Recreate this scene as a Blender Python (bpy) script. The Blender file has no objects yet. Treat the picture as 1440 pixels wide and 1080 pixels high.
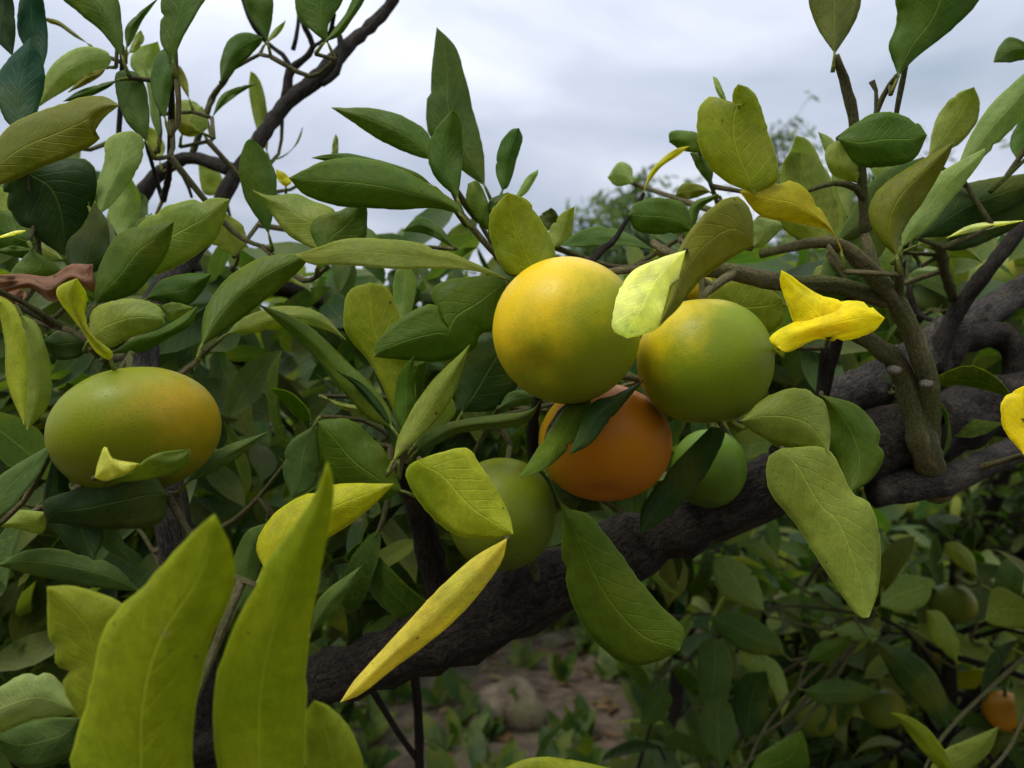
import bpy, bmesh, math, random
import numpy as np
from mathutils import Vector, Matrix, noise as mnoise

# ------------------------------------------------------------------ camera, sky, sun, exposure
scene = bpy.context.scene
col = scene.collection
F = 1109.0          # focal length in photograph pixels (1440 wide)
H = 1.05            # camera height above the ground
cam_d = bpy.data.cameras.new('camera')
cam_d.sensor_width = 36.0
cam_d.lens = 36.0 * F / 1440.0
cam_d.clip_start = 0.02
cam_d.clip_end = 2000
cam_d.dof.use_dof = True
cam_d.dof.focus_distance = 0.375
cam_d.dof.aperture_fstop = 10.5
cam = bpy.data.objects.new('camera', cam_d)
col.objects.link(cam)
cam.location = (0, 0, H)
cam.rotation_euler = (math.radians(90), 0, 0)
scene.camera = cam

SUN_EL, SUN_AZ = math.radians(62), math.radians(230)   # azimuth measured clockwise from +Y (view direction)
world = bpy.data.worlds.new('World')
scene.world = world
world.use_nodes = True
wn, wl = world.node_tree.nodes, world.node_tree.links
wn.clear()
def wnode(t, **kw):
    n = wn.new(t)
    for k, v in kw.items():
        setattr(n, k, v)
    return n
def wmath(op, a, b=None):
    n = wn.new('ShaderNodeMath'); n.operation = op
    for i, v in enumerate((a, b)):
        if v is None: continue
        if isinstance(v, (int, float)): n.inputs[i].default_value = v
        else: wl.new(v, n.inputs[i])
    return n.outputs[0]
tc = wnode('ShaderNodeTexCoord')
sep = wnode('ShaderNodeSeparateXYZ'); wl.new(tc.outputs['Generated'], sep.inputs[0])
zc = wmath('MAXIMUM', sep.outputs[2], 0.0)
zz = wmath('ADD', zc, 0.12)
comb = wnode('ShaderNodeCombineXYZ')
wl.new(wmath('DIVIDE', sep.outputs[0], zz), comb.inputs[0])
wl.new(wmath('DIVIDE', sep.outputs[1], zz), comb.inputs[1])
comb.inputs[2].default_value = 3.7
cn = wnode('ShaderNodeTexNoise'); cn.inputs['Scale'].default_value = 0.85
cn.inputs['Detail'].default_value = 6; cn.inputs['Roughness'].default_value = 0.5
cn.inputs['Distortion'].default_value = 0.5
wl.new(comb.outputs[0], cn.inputs['Vector'])
ramp = wnode('ShaderNodeValToRGB'); wl.new(cn.outputs['Fac'], ramp.inputs[0])
e = ramp.color_ramp.elements
e[0].position = 0.30; e[0].color = (0.27, 0.32, 0.39, 1)
e[1].position = 0.72; e[1].color = (0.70, 0.72, 0.77, 1)
m = e.new(0.5); m.color = (0.43, 0.465, 0.55, 1)
cie = wmath('MULTIPLY', wmath('ADD', wmath('MULTIPLY', zc, 2.0), 1.0), 0.70)   # overcast sky brightens to the zenith
cl = wnode('ShaderNodeVectorMath', operation='SCALE'); wl.new(ramp.outputs[0], cl.inputs[0])
wl.new(wmath('MULTIPLY', cie, 10.0), cl.inputs['Scale'])
sky = wnode('ShaderNodeTexSky', sky_type='NISHITA', sun_disc=False)
sky.sun_elevation = SUN_EL; sky.sun_rotation = SUN_AZ
mixs = wnode('ShaderNodeMix', data_type='RGBA'); mixs.inputs[0].default_value = 0.08
wl.new(cl.outputs[0], mixs.inputs[6]); wl.new(sky.outputs[0], mixs.inputs[7])
bg = wnode('ShaderNodeBackground'); bg.inputs[1].default_value = 0.1
wl.new(mixs.outputs[2], bg.inputs[0])
out = wnode('ShaderNodeOutputWorld'); wl.new(bg.outputs[0], out.inputs[0])

sun_d = bpy.data.lights.new('sun', 'SUN'); sun_d.energy = 1.5; sun_d.angle = math.radians(22); sun_d.color = (1, 0.96, 0.9)
sun = bpy.data.objects.new('sun', sun_d); col.objects.link(sun)
sd = Vector((math.sin(SUN_AZ) * math.cos(SUN_EL), math.cos(SUN_AZ) * math.cos(SUN_EL), math.sin(SUN_EL)))
sun.rotation_euler = sd.to_track_quat('Z', 'Y').to_euler()
sun.location = sd * 20

vs = scene.view_settings
vs.view_transform = 'Standard'; vs.look = 'None'; vs.gamma = 1.0; vs.exposure = 0.5; vs.use_curve_mapping = False
scene.render.engine = 'CYCLES'
scene.cycles.max_bounces = 8; scene.cycles.diffuse_bounces = 4; scene.cycles.transmission_bounces = 5
scene.cycles.use_denoising = True

random.seed(11); rng = np.random.default_rng(11)

def P(px, py, d):
    """photograph pixel at depth d (metres along the view axis) -> world point"""
    return Vector(((px - 720.0) / F * d, d, H - (py - 540.0) / F * d))
def pix(v):
    return 720 + v[0] / v[1] * F, 540 + (H - v[2]) / v[1] * F

# ------------------------------------------------------------------ materials
def mat(name):
    m = bpy.data.materials.new(name); m.use_nodes = True
    n = m.node_tree.nodes; n.clear()
    return m, n, m.node_tree.links
class NB:
    """small node helper"""
    def __init__(s, nodes, links): s.n, s.l = nodes, links
    def put(s, sock, v):
        if v is None: return
        if hasattr(v, 'is_linked') or hasattr(v, 'links'): s.l.new(v, sock)
        else: sock.default_value = v
    def math(s, op, a, b=None, clamp=False):
        n = s.n.new('ShaderNodeMath'); n.operation = op; n.use_clamp = clamp
        s.put(n.inputs[0], a); s.put(n.inputs[1], b); return n.outputs[0]
    def rng(s, v, a, b, c, d):
        n = s.n.new('ShaderNodeMapRange'); n.interpolation_type = 'SMOOTHSTEP'
        s.put(n.inputs[0], v)
        for i, x in enumerate((a, b, c, d)): n.inputs[i + 1].default_value = x
        return n.outputs[0]
    def mix(s, f, a, b, mode='MIX'):
        n = s.n.new('ShaderNodeMix'); n.data_type = 'RGBA'; n.blend_type = mode
        s.put(n.inputs[0], f); s.put(n.inputs[6], a); s.put(n.inputs[7], b); return n.outputs[2]
    def noise(s, vec, scale, detail=3, rough=0.5, w=None, dist=0):
        n = s.n.new('ShaderNodeTexNoise')
        if w is not None:
            n.noise_dimensions = '4D'; s.put(n.inputs['W'], w)
        s.put(n.inputs['Vector'], vec)
        n.inputs['Scale'].default_value = scale; n.inputs['Detail'].default_value = detail
        n.inputs['Roughness'].default_value = rough; n.inputs['Distortion'].default_value = dist
        return n.outputs['Fac']
    def scale(s, c, f):
        n = s.n.new('ShaderNodeVectorMath'); n.operation = 'SCALE'
        s.put(n.inputs[0], c); s.put(n.inputs['Scale'], f); return n.outputs[0]
    def bump(s, h, strength, dist):
        n = s.n.new('ShaderNodeBump'); n.inputs['Strength'].default_value = strength
        n.inputs['Distance'].default_value = dist; s.put(n.inputs['Height'], h); return n.outputs[0]

def leaf_material(name, under=False, island=None):
    m, n, l = mat(name); b = NB(n, l)
    t = n.new('ShaderNodeTexCoord'); oi = n.new('ShaderNodeObjectInfo')
    sp = n.new('ShaderNodeSeparateXYZ'); l.new(t.outputs['UV'], sp.inputs[0])
    u, v = sp.outputs[0], sp.outputs[1]
    if island:
        g = n.new('ShaderNodeNewGeometry'); r = n.new('ShaderNodeValToRGB')
        l.new(g.outputs['Random Per Island'], r.inputs[0]); rand = g.outputs['Random Per Island']
        els = r.color_ramp.elements
        els[0].color = island[0] + (1,); els[1].color = island[-1] + (1,)
        for i, c in enumerate(island[1:-1]):
            x = els.new((i + 1) / (len(island) - 1)); x.color = c + (1,)
        base = r.outputs[0]
    else:
        base = oi.outputs['Color']; rand = oi.outputs['Random']
    w = b.math('MULTIPLY', rand, 37.0)
    vec = t.outputs['Object']
    a = b.math('ABSOLUTE', b.math('MULTIPLY', b.math('SUBTRACT', u, 0.5), 2.0))
    big = b.noise(vec, 24, 2, 0.45, w)
    mid = b.noise(vec, 240, 3, 0.55, w)
    fine = b.noise(vec, 1500, 2, 0.5, w)
    # colour: broad yellowing patches, mottling, fine stipple
    yel = b.mix(0.55, b.scale(base, 1.35), (0.26, 0.22, 0.012, 1), 'MIX')
    c = b.mix(b.rng(big, 0.45, 0.80, 0.0, 0.6), base, yel)
    c = b.mix(b.rng(big, 0.18, 0.50, 0.6, 0.0), c, b.mix(1.0, base, (0.55, 0.80, 0.75, 1), 'MULTIPLY'))
    c = b.scale(c, b.rng(mid, 0.25, 0.75, 0.90, 1.10))
    c = b.scale(c, b.rng(fine, 0.3, 0.7, 0.90, 1.10))
    wob = b.math('MULTIPLY', b.math('SUBTRACT', mid, 0.5), 0.35)
    tv = b.math('ADD', b.math('SUBTRACT', b.math('MULTIPLY', v, 11.0), b.math('MULTIPLY', a, 2.6)), wob)
    tri = b.math('ABSOLUTE', b.math('MULTIPLY', b.math('SUBTRACT', b.math('FRACT', tv), 0.5), 2.0))
    vein = b.math('MULTIPLY', b.rng(tri, 0.80, 1.0, 0.0, 1.0), b.rng(a, 0.55, 0.98, 1.0, 0.0))
    rib = b.rng(a, 0.010, 0.040, 1.0, 0.0)
    edge = b.rng(a, 0.95, 1.0, 0.0, 1.0)
    pale = b.mix(0.28, b.scale(base, 1.7), (0.34, 0.36, 0.07, 1)); vpale = b.scale(base, 1.5)
    c = b.mix(b.math('MULTIPLY', rib, 0.62), c, pale)
    c = b.mix(b.math('MULTIPLY', vein, 0.16 if not under else 0.25), c, vpale)
    c = b.mix(b.math('MULTIPLY', edge, 0.75), c, pale)
    spot = b.noise(vec, 330, 2, 0.6, b.math('ADD', w, 9.0))
    c = b.mix(b.rng(spot, 0.70, 0.75, 0.0, 0.75), c, (0.045, 0.03, 0.012, 1))
    scar = b.noise(vec, 75, 4, 0.7, b.math('ADD', w, 4.0))
    c = b.mix(b.rng(scar, 0.64, 0.76, 0.0, 0.6), c, (0.26, 0.22, 0.12, 1))
    hgt = b.math('ADD', b.math('ADD', b.math('MULTIPLY', rib, 0.9 if under else -0.9), b.math('MULTIPLY', vein, 0.35 if under else -0.35)),
                 b.math('ADD', b.math('MULTIPLY', mid, 0.7), b.math('MULTIPLY', fine, 0.22)))
    hgt = b.math('ADD', hgt, b.math('MULTIPLY', b.noise(vec, 95, 2, 0.5, w), 2.2))
    bp = b.bump(hgt, 0.6, 0.0007)
    pr = n.new('ShaderNodeBsdfPrincipled')
    l.new(c, pr.inputs['Base Color']); l.new(bp, pr.inputs['Normal'])
    b.put(pr.inputs['Roughness'], b.rng(mid, 0.2, 0.8, 0.66 if under else 0.44, 0.8 if under else 0.60))
    pr.inputs['Specular IOR Level'].default_value = 0.14 if under else 0.24
    tr = n.new('ShaderNodeBsdfTranslucent'); l.new(bp, tr.inputs['Normal'])
    l.new(b.mix(1.0, b.scale(c, 2.9), (1.0, 0.98, 0.35, 1), 'MULTIPLY'), tr.inputs['Color'])
    mx = n.new('ShaderNodeMixShader'); mx.inputs[0].default_value = 0.38
    l.new(pr.outputs[0], mx.inputs[1]); l.new(tr.outputs[0], mx.inputs[2])
    o = n.new('ShaderNodeOutputMaterial'); l.new(mx.outputs[0], o.inputs[0])
    return m

M_TOP = leaf_material('leaf_upper_surface')
M_UND = leaf_material('leaf_lower_surface', under=True)
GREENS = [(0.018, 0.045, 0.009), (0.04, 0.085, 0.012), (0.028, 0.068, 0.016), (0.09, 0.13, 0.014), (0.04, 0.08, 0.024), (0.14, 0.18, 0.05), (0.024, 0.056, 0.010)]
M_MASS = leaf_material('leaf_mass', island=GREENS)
M_FAR = leaf_material('far_leaf_mass', island=[(0.035, 0.075, 0.02), (0.06, 0.11, 0.035), (0.09, 0.15, 0.05), (0.045, 0.09, 0.04)])

def bark_material(name, dark, light, scale=1.0, green=None):
    m, n, l = mat(name); b = NB(n, l)
    t = n.new('ShaderNodeTexCoord')
    mp = n.new('ShaderNodeMapping'); l.new(t.outputs['UV'], mp.inputs[0]); mp.inputs['Scale'].default_value = (14, 5, 1)
    obj = t.outputs['Object']
    ridges = b.noise(mp.outputs[0], 3.2 * scale, 5, 0.65, dist=1.2)
    patch = b.noise(obj, 28, 4, 0.6)
    grain = b.noise(obj, 700, 4, 0.65)
    lump = b.noise(obj, 130, 3, 0.6)
    c = b.mix(b.rng(ridges, 0.35, 0.66, 0.0, 1.0), dark + (1,), light + (1,))
    c = b.mix(b.rng(patch, 0.52, 0.72, 0.0, 0.55), c, (light[0] * 1.5, light[1] * 1.5, light[2] * 1.45, 1))
    if green:
        c = b.mix(b.rng(patch, 0.3, 0.6, 0.85, 0.1), c, green + (1,))
    c = b.scale(c, b.rng(grain, 0.25, 0.75, 0.6, 1.4))
    hgt = b.math('ADD', b.math('ADD', ridges, b.math('MULTIPLY', lump, 0.8)), b.math('MULTIPLY', grain, 0.35))
    pr = n.new('ShaderNodeBsdfPrincipled'); l.new(c, pr.inputs['Base Color'])
    pr.inputs['Roughness'].default_value = 0.88; pr.inputs['Specular IOR Level'].default_value = 0.2
    l.new(b.bump(hgt, 1.0, 0.004), pr.inputs['Normal'])
    o = n.new('ShaderNodeOutputMaterial'); l.new(pr.outputs[0], o.inputs[0])
    return m
M_BARK = bark_material('dark_bark', (0.013, 0.010, 0.007), (0.065, 0.050, 0.036))
M_GREY = bark_material('grey_bark', (0.022, 0.019, 0.015), (0.105, 0.088, 0.068))
M_TWIG = bark_material('green_twig_bark', (0.12, 0.11, 0.045), (0.33, 0.27, 0.13), 1.0, (0.18, 0.20, 0.05))
M_PET = bark_material('petiole_skin', (0.12, 0.145, 0.02), (0.20, 0.22, 0.04), 1.0, (0.14, 0.18, 0.025))
M_CUT = bark_material('cut_wood', (0.42, 0.36, 0.27), (0.5, 0.44, 0.35))

def peel_material(name, ca, cb, axis, lo, hi, blush=None):
    """ripening peel: colour ca turns to cb along an axis of the fruit, uneven; oil glands as bump"""
    m, n, l = mat(name); b = NB(n, l)
    t = n.new('ShaderNodeTexCoord'); obj = t.outputs['Object']
    dt = n.new('ShaderNodeVectorMath'); dt.operation = 'DOT_PRODUCT'
    l.new(obj, dt.inputs[0]); dt.inputs[1].default_value = Vector(axis).normalized() * 30
    nz = b.noise(obj, 28, 4, 0.6); fine = b.noise(obj, 260, 3, 0.6)
    f = b.math('ADD', dt.outputs['Value'], b.math('MULTIPLY', b.math('SUBTRACT', nz, 0.5), 2.2))
    f = b.math('ADD', f, b.math('MULTIPLY', b.math('SUBTRACT', fine, 0.5), 0.35))
    c = b.mix(b.rng(f, lo, hi, 0.0, 1.0), ca + (1,), cb + (1,))
    if blush:
        c = b.mix(b.rng(b.noise(obj, 22, 3, 0.5, dist=0.8), 0.52, 0.72, 0.0, 0.7), c, blush + (1,))
    vor = n.new('ShaderNodeTexVoronoi'); vor.inputs['Scale'].default_value = 950; l.new(obj, vor.inputs['Vector'])
    pit = b.rng(vor.outputs['Distance'], 0.05, 0.45, 0.0, 1.0)
    c = b.scale(c, b.rng(pit, 0.0, 1.0, 0.86, 1.05))
    spk = b.noise(obj, 420, 2, 0.5)
    c = b.mix(b.rng(spk, 0.73, 0.77, 0.0, 0.7), c, (0.05, 0.035, 0.012, 1))
    scar = b.noise(obj, 60, 5, 0.75)
    c = b.mix(b.rng(scar, 0.70, 0.76, 0.0, 0.4), c, (0.22, 0.17, 0.07, 1))
    pr = n.new('ShaderNodeBsdfPrincipled'); l.new(c, pr.inputs['Base Color'])
    b.put(pr.inputs['Roughness'], b.rng(nz, 0.3, 0.7, 0.34, 0.46)); pr.inputs['Specular IOR Level'].default_value = 0.20
    pr.inputs['Subsurface Weight'].default_value = 0.12; pr.inputs['Subsurface Radius'].default_value = (0.004, 0.002, 0.0006)
    l.new(b.bump(b.math('ADD', pit, b.math('MULTIPLY', fine, 0.15)), 0.20, 0.0004), pr.inputs['Normal'])
    o = n.new('ShaderNodeOutputMaterial'); l.new(pr.outputs[0], o.inputs[0])
    return m

# ------------------------------------------------------------------ mesh helpers
def tag(o, label=None, cat=None, group=None, kind=None):
    if label: o['label'] = label
    if cat: o['category'] = cat
    if group: o['group'] = group
    if kind: o['kind'] = kind
    return o
def empty(name, loc):
    o = bpy.data.objects.new(name, None); col.objects.link(o); o.location = loc
    o.empty_display_size = 0.1
    return o
def mesh_obj(name, verts, faces, mats, parent=None, loc=None, uvs=None, midx=None, smooth=True):
    """verts in world space; loc = the object's origin (world)"""
    loc = Vector(loc) if loc is not None else Vector((0, 0, 0))
    me = bpy.data.meshes.new(name)
    V = np.asarray(verts, float) - np.array(loc)
    me.from_pydata(V.tolist(), [], faces)
    for mm in (mats if isinstance(mats, (list, tuple)) else [mats]): me.materials.append(mm)
    if smooth: me.polygons.foreach_set('use_smooth', [True] * len(me.polygons))
    if midx is not None: me.polygons.foreach_set('material_index', midx)
    if uvs is not None:
        ul = me.uv_layers.new(name='UVMap')
        vi = np.empty(len(me.loops), int); me.loops.foreach_get('vertex_index', vi)
        ul.data.foreach_set('uv', np.asarray(uvs, float)[vi].ravel())
    me.update()
    o = bpy.data.objects.new(name, me); col.objects.link(o)
    if parent is not None:
        o.parent = parent; o.location = loc - world_loc(parent)
    else: o.location = loc
    return o
def world_loc(o):
    v = Vector(o.location)
    while o.parent: o = o.parent; v += o.location
    return v

def catmull(pts, n):
    """resample a polyline (k x dim) smoothly by arc length"""
    p = np.asarray(pts, float)
    if len(p) == 2:
        t = np.linspace(0, 1, n)[:, None]; return p[0] * (1 - t) + p[1] * t
    q = np.vstack([2 * p[0] - p[1], p, 2 * p[-1] - p[-2]])
    o = []
    for i in range(1, len(q) - 2):
        t = np.linspace(0, 1, 14, endpoint=False)[:, None]
        a, b, c, d = q[i - 1], q[i], q[i + 1], q[i + 2]
        o.append(0.5 * (2 * b + (c - a) * t + (2 * a - 5 * b + 4 * c - d) * t ** 2 + (3 * b - a - 3 * c + d) * t ** 3))
    o = np.vstack(o + [q[-2][None]])
    s = np.r_[0, np.cumsum(np.linalg.norm(np.diff(o[:, :min(3, o.shape[1])], axis=0), axis=1))]
    s /= max(s[-1], 1e-9); tt = np.linspace(0, 1, n)
    return np.stack([np.interp(tt, s, o[:, k]) for k in range(o.shape[1])], 1)

def tube_geo(pts4, sides=10, step=0.008, rough=0.10, seed=0, cap=True):
    """pts4: list of (x,y,z,r) -> verts, faces, uvs of a knobbly tapered tube"""
    p = np.asarray(pts4, float)
    L = np.linalg.norm(np.diff(p[:, :3], axis=0), axis=1).sum()
    n = int(max(4, min(170, L / step)))
    q = catmull(p, n)
    V, Fc, U = [], [], []
    tan = np.gradient(q[:, :3], axis=0)
    ref = Vector((0.3, 0.2, 1)); arc = 0
    for i in range(n):
        t = Vector(tan[i]).normalized()
        a = ref.cross(t)
        if a.length < 1e-3: a = Vector((1, 0, 0)).cross(t)
        a.normalize(); bb = t.cross(a); ref = a.cross(t) * -1
        ref = bb
        if i: arc += float(np.linalg.norm(q[i, :3] - q[i - 1, :3]))
        for k in range(sides):
            th = 2 * math.pi * k / sides
            dv = a * math.cos(th) + bb * math.sin(th)
            r = q[i, 3]
            c = Vector(q[i, :3])
            f = 1 + rough * 1.9 * mnoise.noise((c + dv * r) * (0.9 / max(r, 0.002)) + Vector((seed, 0, 0))) + rough * mnoise.noise(c * (0.35 / max(r, 0.002)) + Vector((0, seed, 0)))
            V.append(tuple(c + dv * r * f)); U.append((k / sides, arc / 0.1))
    for i in range(n - 1):
        for k in range(sides):
            k2 = (k + 1) % sides
            Fc.append((i * sides + k, i * sides + k2, (i + 1) * sides + k2, (i + 1) * sides + k))
    if cap:
        Fc.append(tuple(range(sides))[::-1]); Fc.append(tuple((n - 1) * sides + k for k in range(sides)))
    return V, Fc, U, q
def join_geo(parts):
    V, Fc, U = [], [], []
    for v, f, u in parts:
        o = len(V); V += list(v); U += list(u); Fc += [tuple(i + o for i in x) for x in f]
    return V, Fc, U

# ------------------------------------------------------------------ ground
def ground_z(x, y):
    return 0.035 * mnoise.noise(Vector((x * 0.9, y * 0.9, 1.3))) + 0.018 * mnoise.noise(Vector((x * 4, y * 4, 5))) if y < 14 else 0.0
xs = np.concatenate([[-900, -200, -60, -25], np.linspace(-12, 12, 97), [25, 60, 200, 900]])
ys = np.concatenate([[-60, -20, -8], np.linspace(-4, 14, 91), [22, 40, 90, 250, 900]])
GV = [(x, y, ground_z(x, y) if abs(x) < 12 else 0.0) for y in ys for x in xs]
GF = [(j * len(xs) + i, j * len(xs) + i + 1, (j + 1) * len(xs) + i + 1, (j + 1) * len(xs) + i) for j in range(len(ys) - 1) for i in range(len(xs) - 1)]
m, n, l = mat('orchard_soil'); b = NB(n, l)
t = n.new('ShaderNodeTexCoord'); ob = t.outputs['Object']
n1, n2, n3 = b.noise(ob, 1.6, 4, 0.6), b.noise(ob, 16, 5, 0.65), b.noise(ob, 110, 4, 0.65)
c = b.mix(b.rng(n2, 0.3, 0.7, 0, 1), (0.05, 0.034, 0.021, 1), (0.14, 0.10, 0.062, 1))
c = b.mix(b.rng(n1, 0.5, 0.68, 0, 0.75), c, (0.05, 0.075, 0.02, 1))
c = b.scale(c, b.rng(n3, 0.25, 0.75, 0.6, 1.4))
pr = n.new('ShaderNodeBsdfPrincipled'); l.new(c, pr.inputs['Base Color']); pr.inputs['Roughness'].default_value = 0.95
l.new(b.bump(b.math('ADD', n2, b.math('MULTIPLY', n3, 0.4)), 0.8, 0.02), pr.inputs['Normal'])
o = n.new('ShaderNodeOutputMaterial'); l.new(pr.outputs[0], o.inputs[0])
tag(mesh_obj('ground', GV, GF, m), kind='structure')

# ------------------------------------------------------------------ leaf builders
PAL = dict(K=(.032, .072, .009), B=(.018, .082, .030), G=(.082, .150, .008), L=(.245, .285, .042), O=(.180, .188, .006),
           Y=(.42, .41, .008), W=(.66, .58, .012), P=(.27, .33, .11), Q=(.64, .66, .34), S=(.100, .158, .036), D=(.26, .145, .085),
           T=(.16, .178, .050), V=(.34, .365, .020), X=(.56, .52, .085), Z=(.225, .258, .005), N=(.105, .160, .008), E=(.34, .31, .010), U=(.245, .275, .016))
UNDER = set('PQST')
NS, NU = 28, 8
HERO_BASES = []
def hero_leaf(line, tree, idx):
    head, ea, eb = line.split('|')
    h = head.split(); key = h[0]; d0, d1, zA, zB = [float(x) for x in h[1:5]]
    d0 /= 100; d1 /= 100; zA /= 1000; zB /= 1000
    A = [tuple(float(k) for k in s.split(',')) for s in ea.split()]
    Bm = [tuple(float(k) for k in s.split(',')) for s in eb.split()]
    Bp = [A[0]] + Bm + [A[-1]]
    a = catmull(A, NS + 1); bb = catmull(Bp, NS + 1)
    r = random.Random(idx * 7 + 3)
    ph = r.random() * 20
    G = np.zeros((NS + 1, NU + 1, 3)); UV = np.zeros((NS + 1, NU + 1, 2))
    bow = r.uniform(-0.004, 0.006)
    bites = [(r.choice((-1, 1)), r.uniform(.25, .9), r.uniform(.014, .035), r.uniform(.08, .30)) for _ in range(r.choice((0, 0, 0, 1, 1, 2)))]
    for i in range(NS + 1):
        s = i / NS
        dm = d0 + (d1 - d0) * s + bow * 4 * s * (1 - s)
        w = math.sin(math.pi * min(max(s, 0.0), 1.0)) ** 0.6 if 0 < s < 1 else 0
        for j in range(NU + 1):
            q = j / NU; u = 2 * q - 1
            p2 = a[i] * (1 - q) + bb[i] * q
            mid2 = (a[i] + bb[i]) / 2
            k_ = 1 + abs(u) * w * 0.05 * mnoise.noise(Vector((s * 7, u * 0.8, ph))) + abs(u) ** 3 * 0.028 * mnoise.noise(Vector((s * 30, u, ph)))
            for bs, b0, bw, bd in bites:
                if u * bs > 0: k_ *= 1 - bd * math.exp(-((s - b0) / bw) ** 2)
            p2 = mid2 + (p2 - mid2) * k_
            z = (zA if u < 0 else zB) * abs(u) ** 1.35 * w
            z += 0.0007 * abs(u) ** 2 * w * math.sin(s * 17 + ph + (2.0 if u > 0 else 0)) + 0.0010 * abs(u) * w * math.sin(s * 8.3 + ph * 2 + u)
            z += w * 0.0016 * mnoise.noise(Vector((s * 3.2, u * 1.3, ph + 5)))
            if key == 'D': z += 0.006 * mnoise.noise(Vector((s * 4.5, q * 3, ph))) + 0.002 * mnoise.noise(Vector((s * 14, q * 9, ph)))
            if 0 < abs(u) and abs(u) == 1 and 0 < s < 1:      # slightly crenate margin
                p2 = p2 + (a[i] - bb[i]) * (u * 0.004 * math.sin(s * 75 + ph))
            G[i, j] = P(p2[0], p2[1], dm + z)
            UV[i, j] = (q, s)
    base = Vector(G[0, NU // 2])
    du = np.gradient(G, axis=1); dv = np.gradient(G, axis=0)
    Nn = np.cross(du, dv)
    ln = np.linalg.norm(Nn, axis=2, keepdims=True); Nn = Nn / np.maximum(ln, 1e-9)
    view = G - np.array([0, 0, H])
    mid_n = Nn[2:-2, 2:-2].reshape(-1, 3).sum(0)
    if np.dot(mid_n, view[NS // 2, NU // 2]) > 0: Nn = -Nn; flip = True
    else: flip = False
    Bk = G - Nn * 0.00034
    nv = (NS + 1) * (NU + 1)
    V = np.vstack([G.reshape(-1, 3), Bk.reshape(-1, 3)])
    U = np.vstack([UV.reshape(-1, 2)] * 2)
    Fc, mi = [], []
    ix = lambda i, j: i * (NU + 1) + j
    for i in range(NS):
        for j in range(NU):
            f = (ix(i, j), ix(i, j + 1), ix(i + 1, j + 1), ix(i + 1, j))
            if flip: f = f[::-1]
            Fc.append(f); mi.append(0)
            Fc.append(tuple(k + nv for k in f[::-1])); mi.append(1)
    rim = [ix(0, j) for j in range(NU)] + [ix(i, NU) for i in range(NS)] + [ix(NS, j) for j in range(NU, 0, -1)] + [ix(i, 0) for i in range(NS, 0, -1)]
    for k in range(len(rim)):
        p, q = rim[k], rim[(k + 1) % len(rim)]
        f = (p, p + nv, q + nv, q)
        Fc.append(f if not flip else f[::-1]); mi.append(0)
    # petiole continues the midrib backwards
    m0 = Vector(G[0, NU // 2]); m1 = Vector(G[2, NU // 2])
    dirv = (m0 - m1).normalized()
    back_ = 'back' in h
    if back_: dirv = (m0 - Vector((0, 0, H))).normalized()
    end = m0 + dirv * 0.007 + (Vector((0, 0, 0)) if back_ else Vector((0, 0.003, -0.0015)))
    if back_: end = m0 + dirv * 0.0025
    if not back_:
        tv, tf, tu, _ = tube_geo([tuple(m0 * .6 + m1 * .4 - Vector(Nn[1, NU // 2]) * .0006) + (0.0005,), tuple(m0) + (0.0008,), tuple((m0 + end) / 2) + (0.0010,), tuple(end) + (0.0012,)], 6, 0.004, 0.05)
        o0 = len(V); V = np.vstack([V, np.array(tv)]); U = np.vstack([U, np.array(tu) * 0 + 0.5])
        Fc += [tuple(k + o0 for k in f) for f in tf]; mi += [2] * len(tf)
    front, back = (M_UND, M_TOP) if key in UNDER else (M_TOP, M_UND)
    if key == 'D': front = back = M_UND
    o = mesh_obj('leaf', V, Fc, [front, back, M_PET], tree, base, U, mi)
    c = PAL[key]; j = r.uniform(0.92, 1.08)
    o.color = (c[0] * j * r.uniform(.96, 1.04), c[1] * j, c[2] * j, 1)
    HERO_BASES.append((end, 0.0012, back_, (end - m0).normalized()))
    return o

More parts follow.
